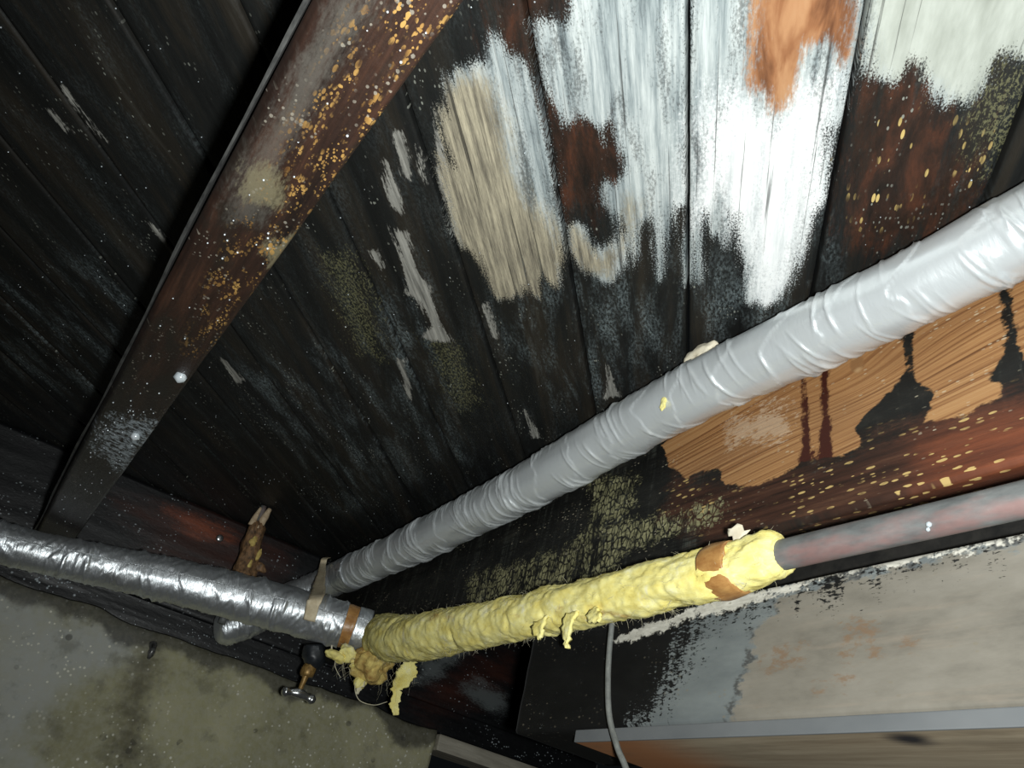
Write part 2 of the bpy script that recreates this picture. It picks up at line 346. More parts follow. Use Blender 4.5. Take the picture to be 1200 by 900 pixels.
def mat_joist():
    m = MT('joist_wood')
    gx = m.n('ShaderNodeCombineXYZ'); sp3 = m.n('ShaderNodeSeparateXYZ'); m.put(sp3.inputs[0], m.pc)
    m.put(gx.inputs[0], m.math('MULTIPLY', m.attr('gr'), 330.0)); m.put(gx.inputs[1], m.math('MULTIPLY', sp3.outputs[0], 2.2))
    gn = m.n('ShaderNodeTexNoise'); m.put(gn.inputs['Vector'], gx.outputs[0]); gn.inputs['Scale'].default_value = 1.0; gn.inputs['Detail'].default_value = 2.5; gn.inputs['Roughness'].default_value = 0.6
    g = gn.outputs['Fac']; fi = m.noise((25, 420, 1), 3, 0.7); vs_ = m.noise((70, 5, 1), 4, 0.7)
    c = m.ramp(m.noise((12, 30, 1), 5, 0.7), [(0.3, srgb(14, 14, 13)), (0.55, srgb(27, 27, 25)), (0.8, srgb(52, 50, 45))])
    c = m.mix(m.math('MULTIPLY', m.ss(vs_, 0.5, 0.7), m.math('MULTIPLY', m.ss(fi, 0.4, 0.6), 0.35)), c, srgb(104, 108, 100))
    br = m.layer('brown', (10, 40, 1), am=4, af=2, scale=0.018, soft=1.1)
    c = m.mix(br, c, m.ramp(m.noise((6, 110, 1), 4, 0.7), [(0.3, srgb(34, 23, 18)), (0.55, srgb(66, 42, 32)), (0.75, srgb(98, 68, 50))]))
    rs = m.layer('rust', (6, 30, 1), am=3, af=1, scale=0.022, soft=1.5)
    c = m.mix(m.math('MULTIPLY', rs, 0.7), c, m.ramp(m.noise((6, 90, 1), 4, 0.7), [(0.3, srgb(84, 42, 28)), (0.7, srgb(146, 80, 50))]))
    sp = m.math('MULTIPLY', m.spots((85, 290, 1), 0.5, m.noise((14, 40, 1), 4, 0.65, (8, 1, 0)), 0.47, 0.6, keep=0.4), br)
    c = m.mix(m.math('MULTIPLY', sp, 0.9), c, srgb(196, 168, 108))
    crk = m.voro((120, 85, 1), feat='DISTANCE_TO_EDGE')
    ol = m.layer('olive', (26, 26, 1), am=6, af=5, scale=0.012, soft=0.5)
    ol = m.math('MULTIPLY', ol, m.math('MULTIPLY', m.ss(m.math('MULTIPLY_ADD', m.noise((130, 160, 1), 3, 0.75, (5, 5, 0)), 0.35, crk.outputs['Distance']), 0.19, 0.34), m.ss(m.noise((60, 16, 1), 4, 0.75, (2, 2, 0)), 0.40, 0.56)))
    c = m.mix(ol, c, m.ramp(fi, [(0.3, srgb(112, 109, 78)), (0.7, srgb(166, 162, 124))]))
    wood = m.ramp(g, [(0.32, srgb(100, 66, 40)), (0.42, srgb(138, 96, 60)), (0.54, srgb(166, 123, 80)), (0.7, srgb(178, 138, 94))])
    wood = m.mix(m.math('MULTIPLY', m.ss(m.noise((8, 16, 1), 3, 0.6), 0.4, 0.7), 0.4), wood, srgb(128, 92, 62))
    wood = m.mix(m.math('MULTIPLY', m.layer('pale', (60, 110, 1), am=7, af=7, scale=0.01, soft=0.8), 0.5), wood, srgb(206, 184, 158))
    wood = m.mix(m.layer('knot', (40, 40, 1), am=1, af=0.5, scale=0.006), wood, m.ramp(m.voro((55, 75, 1)).outputs['Distance'], [(0.0, srgb(90, 60, 38)), (0.25, srgb(190, 158, 116)), (0.5, srgb(142, 104, 68))]))
    dr = m.layer('drip', (90, 60, 1), (200, 300, 1), am=2.4, af=1.2, scale=0.006)
    bare = m.layer('bare', (50, 75, 1), (90, 260, 1), am=2.6, af=1.0, scale=0.007, soft=0.25)
    wood = m.mix(dr, wood, srgb(62, 28, 20))
    c = m.mix(bare, c, wood)
    wsp = m.spots((150, 420, 1), 0.42, m.noise((16, 40, 1), 3, 0.6, (1, 8, 0)), 0.52, 0.64, keep=0.5)
    c = m.mix(m.math('MULTIPLY', wsp, 0.55), c, srgb(206, 196, 170))
    h = m.math('ADD', m.math('MULTIPLY', g, 0.25), m.math('MULTIPLY_ADD', fi, 0.5, m.math('MULTIPLY', ol, 0.8)))
    return m.done(c, m.math('MULTIPLY_ADD', fi, 0.25, 0.4), 0, 0.4, m.bump(h, 0.5, 0.0018))
def mat_brace():
    m = MT('spotted_joist_wood')
    st = m.noise((5, 60, 1), 5, 0.7); fi = m.noise((160, 260, 1), 3, 0.7); big = m.noise((9, 30, 1), 4, 0.6)
    c = m.ramp(st, [(0.28, srgb(20, 15, 13)), (0.5, srgb(42, 28, 22)), (0.72, srgb(70, 46, 34))])
    c = m.mix(m.ss(big, 0.5, 0.68), c, srgb(34, 28, 23))
    far = m.n('ShaderNodeSeparateXYZ'); m.put(far.inputs[0], m.pc)
    c = m.mix(m.math('MULTIPLY', m.ss(far.outputs[0], 0.62, 1.0), 0.75), c, srgb(30, 29, 27))      # blacker and greyer towards the foundation
    c = m.mix(m.math('MULTIPLY', m.layer('grime', (12, 60, 1), am=5, af=3, scale=0.01, soft=1.2), 0.55), c, srgb(86, 83, 77))
    c = m.mix(m.math('MULTIPLY', m.layer('palep', (14, 60, 1), am=4, af=3, scale=0.008, soft=0.8), 0.7), c, srgb(112, 105, 82))
    fr = m.math('MULTIPLY', m.layer('frost', (40, 60, 1), am=5, af=6, scale=0.015, soft=0.7), m.ss(m.noise((120, 90, 1), 3, 0.8), 0.42, 0.6))
    c = m.mix(m.math('MULTIPLY', fr, 0.9), c, srgb(170, 180, 186))
    cov = m.math('MULTIPLY', m.ss(m.noise((24, 90, 1), 3, 0.65, (4, 4, 0)), 0.46, 0.6), m.ss(m.attr('spots'), -0.018, 0.008))
    s1 = m.math('MULTIPLY', m.spots((150, 330, 1), 0.62, keep=0.35), cov)
    s2 = m.math('MULTIPLY', m.spots((330, 520, 1), 0.6, off=(3, 1, 0), keep=0.35), cov)
    c = m.mix(m.math('MAXIMUM', s1, s2), c, m.ramp(m.noise((60, 60, 1), 2), [(0.3, srgb(104, 72, 37)), (0.6, srgb(156, 122, 68))]))
    s3 = m.spots((260, 330, 1), 0.5, m.noise((20, 40, 1), 3, 0.6, (7, 3, 0)), 0.5, 0.62, off=(9, 2, 0), keep=0.55)
    c = m.mix(m.math('MULTIPLY', s3, 0.6), c, srgb(140, 134, 122))
    return m.done(c, m.math('MULTIPLY_ADD', fi, 0.25, 0.33), 0, 0.5, m.bump(m.math('ADD', m.math('MULTIPLY', st, 0.4), m.math('MULTIPLY', fi, 0.5)), 0.5, 0.0018))
def mat_beam():
    m = MT('grey_painted_beam')
    fi = m.noise((60, 220, 1), 4, 0.7); md = m.noise((10, 26, 1), 5, 0.65); st = m.noise((5, 60, 1), 4, 0.7)
    blk = m.ramp(m.noise((14, 30, 1), 5, 0.7), [(0.3, srgb(11, 11, 11)), (0.6, srgb(20, 20, 20)), (0.85, srgb(40, 41, 40))])
    blu = m.ramp(md, [(0.3, srgb(94, 99, 100)), (0.7, srgb(118, 123, 122))])
    bei = m.ramp(md, [(0.28, srgb(96, 92, 84)), (0.5, srgb(119, 114, 104)), (0.75, srgb(133, 128, 118))])
    bei = m.mix(m.math('MULTIPLY', m.ss(st, 0.5, 0.75), 0.3), bei, srgb(152, 136, 119))
    sc = m.math('MULTIPLY', m.layer('scuff', (30, 60, 1), am=5, af=3, scale=0.008, soft=0.7), m.ss(m.noise((50, 90, 1), 3, 0.7), 0.40, 0.58))
    bei = m.mix(m.math('MULTIPLY', sc, 0.75), bei, srgb(118, 94, 72))
    b = m.layer('beige', (40, 90, 1), (90, 200, 1), am=3.5, af=1.5, scale=0.012, soft=0.35)
    edge = m.layer('beige', (40, 90, 1), (90, 200, 1), am=3.5, af=1.5, scale=0.012, soft=0.35, bias=0.7)
    rim = m.math('MULTIPLY', m.math('SUBTRACT', edge, b, clamp=True), m.ss(m.noise((40, 60, 1), 3), 0.46, 0.6))
    c = m.mix(b, blu, bei)
    c = m.mix(m.math('MULTIPLY', rim, 0.8), c, srgb(58, 56, 54))
    cl = m.layer('clean', (75, 9, 1), (150, 420, 1), am=6, af=8, scale=0.018, soft=0.6, bias=0.35)
    c = m.mix(cl, blk, c)
    vd = m.layer('void', (40, 60, 1), am=2, af=1, scale=0.006)
    c = m.mix(vd, c, srgb(22, 22, 21))
    cu = m.layer('crust', (30, 60, 1), (160, 200, 1), am=5, af=3, scale=0.006, soft=0.4, bias=0.3)
    c = m.mix(m.math('MULTIPLY', cu, 0.9), c, m.ramp(fi, [(0.3, srgb(176, 172, 160)), (0.7, srgb(224, 220, 208))]))
    wsp = m.spots((150, 260, 1), 0.4, m.noise((9, 16, 1), 3, 0.6, (1, 8, 0)), 0.52, 0.64, keep=0.6)
    c = m.mix(m.math('MULTIPLY', wsp, 0.5), c, srgb(120, 112, 96))
    h = m.math('ADD', m.math('MULTIPLY', fi, 0.25), m.math('MULTIPLY_ADD', cu, 1.0, m.math('MULTIPLY', b, 0.3)))
    return m.done(c, 0.62, 0, 0.35, m.bump(h, 0.4, 0.0015))
def mat_rim():
    m = MT('black_rim_wood')
    st = m.noise((4, 24, 1), 5, 0.65); fi = m.noise((60, 110, 1), 3, 0.7)
    c = m.ramp(st, [(0.3, srgb(12, 13, 15)), (0.6, srgb(22, 23, 25)), (0.85, srgb(42, 43, 45))])
    c = m.mix(m.math('MULTIPLY', m.layer('red', (6, 40, 1), am=4, af=2, scale=0.03, soft=1.6), 0.9), c, m.ramp(st, [(0.3, srgb(34, 20, 17)), (0.7, srgb(74, 40, 30))]))
    c = m.mix(m.layer('rust', (10, 50, 1), am=4, af=2, scale=0.02, soft=1.4), c, srgb(140, 72, 44))
    c = m.mix(m.math('MULTIPLY', m.layer('grey', (14, 40, 1), am=4, af=3, scale=0.02, soft=1.0), 0.7), c, srgb(112, 118, 118))
    sp = m.spots((150, 230, 1), 0.42, m.noise((9, 18, 1), 3, 0.6, (3, 7, 0)), 0.50, 0.64, keep=0.55)  # painted glints: pale dots for drops sparkling on wet wood
    c = m.mix(m.math('MULTIPLY', sp, 0.8), c, srgb(176, 184, 188))
    return m.done(c, m.math('MULTIPLY_ADD', fi, 0.3, 0.3), 0, 0.5, m.bump(m.math('ADD', m.math('MULTIPLY', st, 0.4), fi), 0.3, 0.002))
def mat_concrete():
    m = MT('damp_concrete')
    big = m.noise((4, 4, 1), 5, 0.6); fi = m.noise((70, 70, 1), 5, 0.7); md = m.noise((18, 18, 1), 4, 0.65)
    c = m.ramp(big, [(0.3, srgb(140, 137, 106)), (0.55, srgb(168, 164, 128)), (0.75, srgb(190, 185, 150))])
    c = m.mix(m.math('MULTIPLY', m.layer('bluegrey', (8, 8, 1), (40, 40, 1), am=3, af=2, scale=0.04, soft=1.2), 0.85), c, srgb(184, 187, 184))
    c = m.mix(m.math('MULTIPLY', m.ss(fi, 0.35, 0.65), 0.4), c, srgb(182, 180, 164))
    c = m.mix(m.math('MULTIPLY', m.ss(md, 0.52, 0.7), 0.4), c, srgb(84, 82, 66))
    c = m.mix(m.math('MULTIPLY', m.layer('stain', (8, 20, 1), (60, 60, 1), am=3, af=2, scale=0.03, soft=1.2), 0.7), c, srgb(58, 52, 38))
    c = m.mix(m.math('MULTIPLY', m.spots((34, 34, 1), 0.3, md, 0.4, 0.6, keep=0.6), 0.6), c, srgb(60, 58, 50))
    c = m.mix(m.spots((120, 120, 1), 0.36, m.noise((5, 5, 1), 3), 0.40, 0.60, off=(3, 5, 0), keep=0.4), c, srgb(232, 230, 214))
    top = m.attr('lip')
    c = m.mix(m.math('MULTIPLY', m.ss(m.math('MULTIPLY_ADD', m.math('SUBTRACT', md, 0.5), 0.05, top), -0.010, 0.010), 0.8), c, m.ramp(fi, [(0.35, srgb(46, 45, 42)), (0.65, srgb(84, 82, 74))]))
    return m.done(c, 0.7, 0, 0.4, m.bump(m.math('ADD', m.math('MULTIPLY', fi, 0.5), md), 0.6, 0.004))
def mat_foil(name, base, metal, rough, dirt, col2, bs):
    m = MT(name)
    a = m.noise((75, 22, 1), 4, 0.6, dist=1.2); b = m.noise((240, 60, 1), 3, 0.6); d = m.noise((9, 12, 1), 4, 0.65, (2, 6, 0))
    c = m.mix(m.math('MULTIPLY', m.ss(d, 0.5, 0.75), dirt), base, col2)
    return m.done(c, m.math('MULTIPLY_ADD', b, 0.12, rough - 0.05), metal, 0.5, m.bump(m.math('MULTIPLY_ADD', b, 0.35, a), bs, 0.004))
def mat_wool():
    m = MT('yellow_glass_wool')
    a = m.noise((30, 45, 30), 5, 0.65); f = m.noise((300, 500, 300), 3, 0.8); d = m.noise((11, 22, 11), 4, 0.65, (4, 4, 4)); w = m.noise((40, 15, 40), 4, 0.7, (9, 1, 3))
    c = m.ramp(a, [(0.22, srgb(206, 184, 96)), (0.38, srgb(236, 220, 128)), (0.58, srgb(246, 236, 158)), (0.75, srgb(248, 244, 210))])
    c = m.mix(m.math('MULTIPLY', m.ss(w, 0.58, 0.7), 0.55), c, srgb(234, 232, 212))
    c = m.mix(m.math('MULTIPLY', m.ss(d, 0.60, 0.74), 0.7), c, srgb(166, 116, 58))
    c = m.mix(m.math('MULTIPLY', m.ss(f, 0.58, 0.74), 0.25), c, srgb(150, 122, 56))
    m.p.inputs['Subsurface Weight'].default_value = 0.0
    return m.done(c, 0.9, 0, 0.15, m.bump(m.math('MULTIPLY_ADD', f, 0.4, a), 0.5, 0.003))
def mat_plain(name, c1, c2, s=(30, 30, 30), rough=0.6, metal=0.0, bump=0.3, bd=0.001, spec=0.5):
    m = MT(name); a = m.noise(s, 5, 0.65)
    return m.done(m.ramp(a, [(0.32, c1), (0.68, c2)]), rough, metal, spec, m.bump(a, bump, bd))
def mat_iron():
    m = MT('grey_iron_pipe')
    a = m.noise((26, 60, 1), 5, 0.65); b = m.noise((9, 22, 1), 4, 0.6, (3, 1, 0))
    c = m.ramp(a, [(0.3, srgb(84, 86, 86)), (0.6, srgb(112, 114, 113)), (0.8, srgb(144, 144, 140))])
    c = m.mix(m.math('MULTIPLY', m.ss(b, 0.5, 0.68), 0.55), c, srgb(148, 106, 100))
    return m.done(c, 0.55, 0.1, 0.4, m.bump(a, 0.3, 0.001))

def mat_under():
    m = MT('brown_board_grey_edge'); sp = m.n('ShaderNodeSeparateXYZ'); m.put(sp.inputs[0], m.pc)
    a = m.noise((60, 6, 10), 5, 0.65); b = m.noise((14, 5, 9), 4, 0.6, (2, 5, 1))
    c = m.ramp(a, [(0.3, srgb(142, 126, 104)), (0.7, srgb(176, 162, 138))])
    c = m.mix(m.math('MULTIPLY', m.ss(sp.outputs[1], 0.60, 0.74), 0.9), c, srgb(176, 118, 76))
    c = m.mix(m.math('MULTIPLY', m.ss(b, 0.52, 0.66), 0.5), c, srgb(120, 108, 90))
    v = m.n('ShaderNodeVectorMath'); v.operation = 'DISTANCE'; m.put(v.inputs[0], m.pc); v.inputs[1].default_value = (0.622, 0.392, 0.779)
    c = m.mix(m.math('SUBTRACT', 1.0, m.ss(m.math('MULTIPLY_ADD', a, 0.02, v.outputs['Value']), 0.012, 0.036)), c, srgb(46, 44, 46))
    ed = m.ss(sp.outputs[0], 0.6025, 0.6005)
    ed = m.math('SUBTRACT', 1.0, m.ss(sp.outputs[0], 0.5995, 0.6020))
    c = m.mix(ed, c, m.ramp(b, [(0.3, srgb(92, 95, 97)), (0.7, srgb(110, 112, 113))]))
    return m.done(c, 0.7, 0, 0.3, m.bump(a, 0.3, 0.001))

M_CEIL = mat_ceiling(); M_JOIST = mat_joist(); M_BRACE = mat_brace(); M_BEAM = mat_beam(); M_RIM = mat_rim(); M_CONC = mat_concrete()
M_FOIL = mat_foil('aluminium_foil', srgb(228, 233, 237), 0.85, 0.40, 0.35, srgb(176, 176, 172), 0.5)
M_TAPE = mat_foil('silver_duct_tape', srgb(220, 225, 227), 0.40, 0.32, 0.25, srgb(202, 204, 199), 0.12)
M_WOOL = mat_wool(); M_IRON = mat_iron()
M_KRAFT = mat_plain('brown_kraft_tape', srgb(140, 92, 48), srgb(190, 146, 88), (40, 60, 40), 0.35, 0, 0.5, 0.002)
M_DIRTY = mat_plain('dirty_wool', srgb(156, 120, 62), srgb(226, 204, 122), (50, 50, 50), 0.9, 0, 0.9, 0.006)
M_ROT = mat_plain('rotten_brown_wrap', srgb(58, 45, 33), srgb(160, 122, 84), (70, 100, 20), 0.6, 0, 0.8, 0.004)
M_STRAP = mat_plain('tan_strap', srgb(204, 186, 152), srgb(232, 218, 188), (90, 90, 90), 0.7)
M_BLACK = mat_plain('black_valve', srgb(24, 27, 30), srgb(46, 50, 54), (60, 60, 60), 0.4)
M_BRASS = mat_plain('tarnished_brass', srgb(104, 78, 42), srgb(186, 150, 88), (120, 120, 120), 0.45, 0.4)
M_CHROME = mat_plain('worn_chrome', srgb(170, 172, 172), srgb(220, 222, 222), (120, 120, 120), 0.25, 0.9)
M_CHROME2 = mat_plain('rusted_iron', srgb(30, 28, 26), srgb(150, 150, 148), (90, 90, 140), 0.35, 0.5)
M_CABLE = mat_plain('grey_cable', srgb(92, 94, 92), srgb(128, 130, 126), (60, 60, 60), 0.5)
M_UNDER = mat_under()
M_SOIL = mat_plain('dark_soil', srgb(52, 44, 36), srgb(88, 76, 62), (14, 14, 14), 0.95, 0, 0.8, 0.01)
M_STRIP = mat_plain('weathered_grey_wood', srgb(140, 134, 120), srgb(190, 184, 168), (8, 70, 70), 0.8)
M_LATH = mat_plain('dusty_grey_lath', srgb(20, 20, 20), srgb(72, 72, 70), (40, 200, 200), 0.7)
M_DARKW = mat_plain('black_wood', srgb(18, 18, 17), srgb(40, 38, 35), (10, 60, 60), 0.6)
M_DROP = mat_plain('water_drop', srgb(190, 200, 206), srgb(214, 220, 224), (60, 60, 60), 0.12, 0.3)
M_PAPER = mat_plain('cream_paper', srgb(214, 202, 176), srgb(236, 228, 206), (60, 60, 60), 0.7)
M_CHIP = mat_plain('pale_splinter', srgb(176, 150, 118), srgb(216, 196, 166), (90, 90, 90), 0.7)
M_FIBRE = mat_plain('loose_fibre', srgb(190, 182, 150), srgb(222, 216, 190), (90, 90, 90), 0.8)

# ---------------------------------------------------------------- the setting
ZC, ZJ = 1.23, 0.985              # underside of the subfloor, underside of the joists
XJ, YW = 0.60, 1.88               # face of the right-hand joist, face of the foundation
X0, X1, Y0, Y1 = -1.0, 1.5, -0.5, 1.96
ceiling = empty('ceiling', (0.2, 0.7, ZC)); tag(ceiling, 'black mouldy diagonal board subfloor overhead with white peeling patches', kind='structure')
R2 = math.sqrt(2)
PW = 0.1367; V_A = -0.187
rng = random.Random(4)
KEYS = ['white', 'flash_glare', 'tan', 'cream', 'orange', 'brown', 'grey', 'olive', 'dust', 'speck']
def plank(k):
    v0 = V_A + k * PW + 0.0011; v1 = V_A + (k + 1) * PW - 0.0011
    vmid = (v0 + v1) / 2
    ulo = max(R2 * X0 - vmid, R2 * Y0 + vmid); uhi = min(R2 * X1 - vmid, R2 * Y1 + vmid)
    if uhi - ulo < 0.15: return
    near = -9 <= k <= 2
    dv, du = (0.0045, 0.006) if near else (0.02, 0.04)
    nv = int((v1 - v0) / dv) + 1
    vv = np.concatenate([[v0, v0 + 0.0006], np.linspace(v0 + 0.0022, v1 - 0.0022, nv), [v1 - 0.0006, v1]])
    zz = np.concatenate([[0.02, 0.0032], np.zeros(nv), [0.0032, 0.02]])
    nu = int((uhi - ulo) / du) + 2
    t = np.linspace(0, 1, nu)
    lo = np.maximum(R2 * X0 - vv, R2 * Y0 + vv); hi = np.minimum(R2 * X1 - vv, R2 * Y1 + vv)
    hi = np.maximum(hi, lo + 0.01)
    U = lo[None] + t[:, None] * (hi - lo)[None]; Vv = np.broadcast_to(vv[None], U.shape)
    X = (U + Vv) / R2; Y = (U - Vv) / R2
    q = np.stack([X.ravel(), Y.ravel()], 1)
    dz = rng.uniform(-0.0012, 0.0012)
    cup = (fbm(np.stack([U.ravel() * 5, Vv.ravel() * 60, np.full(U.size, k * 3.1)], 1), 11) - 0.5) * 0.0022
    wv = (fbm(np.stack([U.ravel() * 30, np.zeros(U.size), np.full(U.size, k * 1.3)], 1), 5) - 0.5) * 0.0016
    edge = (np.arange(len(vv)) < 2) * 1.0 - (np.arange(len(vv)) > len(vv) - 3) * 1.0
    e = np.broadcast_to(edge[None], U.shape).ravel()
    Z = ZC + dz + np.broadcast_to(zz[None], U.shape).ravel() + cup
    X = q[:, 0] + e * np.abs(wv) / R2; Y = q[:, 1] - e * np.abs(wv) / R2
    V = np.stack([X, Y, Z], 1)
    F = gridF(nu, len(vv))[:, ::-1]
    # top side closes the board
    n0 = len(V); top = V.reshape(nu, len(vv), 3)[:, [0, -1]].reshape(-1, 3).copy()
    F2 = gridF(nu, 2) + n0
    V = np.vstack([V, top]); F = np.vstack([F, F2])
    pc = np.stack([(V[:, 0] + V[:, 1]) / R2, (V[:, 0] - V[:, 1]) / R2, np.full(len(V), k * 1.0)], 1)
    pc[:, 0] += k * 2.37
    at = {'pc': pc}
    for key in KEYS:
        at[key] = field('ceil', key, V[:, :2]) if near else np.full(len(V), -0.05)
    return mesh_obj('plank', V, F, M_CEIL, ceiling, True, at)
planks = {}
for k in range(-16, 13):
    o = plank(k)
    if o: planks[k] = o

def sweep(name, prof, ys, mat, parent, surf, keys, fld, pcf, yaw=0.0, amp=0.0, seed=0):
    """a timber: closed X-Z outline swept along Y, with end caps"""
    prof = np.array(prof); n = len(prof); ny = len(ys)
    X = np.broadcast_to(prof[None, :, 0], (ny, n)).ravel(); Z = np.broadcast_to(prof[None, :, 1], (ny, n)).ravel(); Y = np.repeat(ys, n)
    if amp:
        nn = fbm(np.stack([X * 40, Y * 6, Z * 40], 1), seed) - 0.5
        c = prof.mean(0); X = X + nn * amp * np.sign(X - c[0]); Z = Z + nn * amp * np.sign(Z - c[1])
    X = X + yaw * (Y - ys[0])
    V = np.stack([X, Y, Z], 1)
    F = [tuple(f) for f in gridF(ny, n, True).tolist()] + [tuple(range(n)), tuple(range((ny - 1) * n + n - 1, (ny - 1) * n - 1, -1))]
    at = {'pc': pcf(V)}
    for k in keys: at[k] = fld(k, V)
    return mesh_obj(name, V, F, mat, parent, True, at)
def seg(a, b, n): return [tuple(np.array(a) + (np.array(b) - np.array(a)) * t) for t in np.linspace(0, 1, n, endpoint=False)]
def rect_prof(x0, x1, z0, z1, ch, nface):
    p = seg((x0, z1), (x0, z0 + ch), nface) + seg((x0, z0 + ch), (x0 + ch, z0), 3) + seg((x0 + ch, z0), (x1 - 0.002, z0), 12)
    p += seg((x1 - 0.002, z0), (x1, z0 + 0.002), 2) + seg((x1, z0 + 0.002), (x1, z1), 3) + seg((x1, z1), (x0, z1), 4)
    return p
def yz(k, V):
    if k == 'gr':                                        # growth rings flow round the knot
        dy = V[:, 1] - 0.408; dz = V[:, 2] - 1.155; r = (dy / 0.075) ** 2 + (dz / 0.03) ** 2
        return dz * (1 - 0.7 * np.exp(-0.6 * r)) + 0.10 * dy + 0.006 * np.exp(-0.25 * r) * np.cos(dy * 18) + 0.004 * np.sin(dy * 5.0)
    return field('joist', k, V[:, 1:3])

jo = sweep('floor_joist', rect_prof(XJ, XJ + 0.045, ZJ, ZC - 0.002, 0.004, 52), np.arange(-0.45, YW - 0.003, 0.006), M_JOIST, None, 'joist',
           ['bare', 'drip', 'pale', 'knot', 'olive', 'rust', 'brown', 'gr'], yz, lambda V: np.stack([V[:, 1], V[:, 2] + V[:, 0] * 0.9, V[:, 0]], 1), amp=0.0015)
tag(jo, 'large floor joist behind the silver pipe, bare tan wood patch with dark drips', 'joist', 'floor joists')

def lj(k, V): return field('ljoist', k, V[:, :2])
YAW = -0.0235
j2 = sweep('floor_joist', rect_prof(-0.0135, 0.052, ZJ, ZC - 0.002, 0.0055, 6)[:9] + seg((-0.008, ZJ), (0.050, ZJ), 26) + seg((0.050, ZJ), (0.052, ZJ + 0.002), 2) + seg((0.052, ZJ + 0.002), (0.052, ZC - 0.002), 6) + seg((0.052, ZC - 0.002), (-0.0135, ZC - 0.002), 4),
           np.arange(-0.45, YW - 0.003, 0.006), M_BRACE, None, 'ljoist', ['grime', 'palep', 'frost', 'spots'], lj, lambda V: np.stack([V[:, 1], V[:, 0] + V[:, 2] * 0.7, V[:, 2]], 1), yaw=YAW, amp=0.002, seed=4)
tag(j2, 'dark brown floor joist overhead at left, speckled with yellow mould spots', 'joist', 'floor joists')
ys_ = np.arange(-0.45, YW - 0.004, 0.03)
VV = []
for y in ys_:
    x = -0.0148 + YAW * (y + 0.45) + 0.0012 * math.sin(y * 9) ; wv_ = 0.0024 + 0.0006 * math.sin(y * 23 + 1)
    VV += [(x, y, ZJ + 0.001), (x - wv_, y, ZJ + 0.0015), (x - wv_, y, ZJ + 0.03), (x, y, ZJ + 0.03)]
VV = np.array(VV); n_ = len(ys_)
lath = mesh_obj('edge_lath', VV, [tuple(f) for f in gridF(n_, 4, True)[:, ::-1].tolist()] + [(0, 1, 2, 3), tuple(range(n_ * 4 - 1, n_ * 4 - 5, -1))], M_LATH, j2, False, {'pc': VV[:, [1, 0, 2]]})
lath['label'] = 'thin grey lath along the joist edge'
# next bays, seen only from aside
for xx, lb in ((-0.66, 'black floor joist beyond the yellow-speckled joist'), (1.23, 'black floor joist hidden behind the tan-patched joist')):
    o = sweep('floor_joist', rect_prof(xx, xx + 0.06, ZJ, ZC - 0.002, 0.004, 4), np.arange(-0.45, YW - 0.003, 0.05), M_DARKW, None, None, [], None, lambda V: V[:, [1, 0, 2]])
    tag(o, lb, 'joist', 'floor joists')

# foundation: concrete wall with a ragged top, then an opening, then more wall
def wall_piece(name, xa, xb, parent=None):
    xs = np.arange(xa, xb + 0.001, 0.008)
    nz = 110
    zf = np.linspace(-0.05, 0.875, nz)
    rows = []; lip = []
    tn = fbm(np.stack([xs * 9, xs * 0, xs * 0 + 2], 1), 21, 4) - 0.5
    ztop = 0.930 + tn * 0.02 + 0.012 * np.exp(-((xs - 0.10) / 0.07) ** 2)
    prof = []
    for i, z in enumerate(zf): prof.append((0.0, z, 0))
    V = []
    L = []
    for xi, x in enumerate(xs):
        zt = ztop[xi]
        col = [(x, YW, z * (zt - 0.012) / 0.875 if z > 0 else z) for z in zf] + [(x, YW + 0.002, zt - 0.004), (x, YW + 0.007, zt), (x, YW + 0.0105, 0.9238), (x, YW + 0.25, 0.9238), (x, YW + 0.25, -0.05)]
        V += col; L += [c[2] - (0.893 + 0.09 * tn[xi] + 0.03 * math.exp(-((x - 0.10) / 0.07) ** 2)) for c in col]
    V = np.array(V); n = nz + 5
    d = (fbm(V * np.array([14, 14, 14]), 31, 4) - 0.5) * 0.014 + (fbm(V * 70, 33, 2) - 0.5) * 0.004
    front = V[:, 1] < YW + 0.001
    V[front, 1] += d[front]
    F = [tuple(f) for f in gridF(len(xs), n).tolist()] + [tuple(range(n - 1, -1, -1)), tuple(range((len(xs) - 1) * n, len(xs) * n))]
    q = V[:, [0, 2]]
    at = {'pc': np.stack([V[:, 0], V[:, 2], V[:, 1]], 1), 'stain': field('wall', 'stain', q, 0.08), 'bluegrey': field('wall', 'bluegrey', q, 0.1), 'lip': np.array(L)}
    return mesh_obj(name, V, F, M_CONC, parent, True, at)
w = wall_piece('wall_back', X0, 0.972); tag(w, 'damp olive-grey concrete foundation wall with ragged top edge', kind='structure')
box_w = box('wall_end', (1.42, YW, -0.05), (1.55, YW + 0.25, 0.9), M_CONC); tag(box_w, 'concrete foundation wall beyond the dark opening', kind='structure')
bk = box('wall_pit', (0.9, YW + 0.6, -0.05), (1.6, YW + 0.7, 0.9), M_SOIL); tag(bk, 'dark earth bank behind the opening in the foundation', kind='structure')
# floor of bare soil
xs = np.linspace(X0 - 0.3, X1 + 0.3, 60); ys = np.linspace(Y0 - 0.4, YW + 0.6, 70)
GX, GY = np.meshgrid(xs, ys, indexing='ij'); G = np.stack([GX.ravel(), GY.ravel(), np.zeros(GX.size)], 1)
G[:, 2] = -0.03 + (fbm(G * 6, 41, 4) - 0.5) * 0.05
fo = mesh_obj('floor', G, gridF(60, 70), M_SOIL, None, True, {'pc': G}); tag(fo, 'bare dark soil floor of the crawl space', kind='structure')

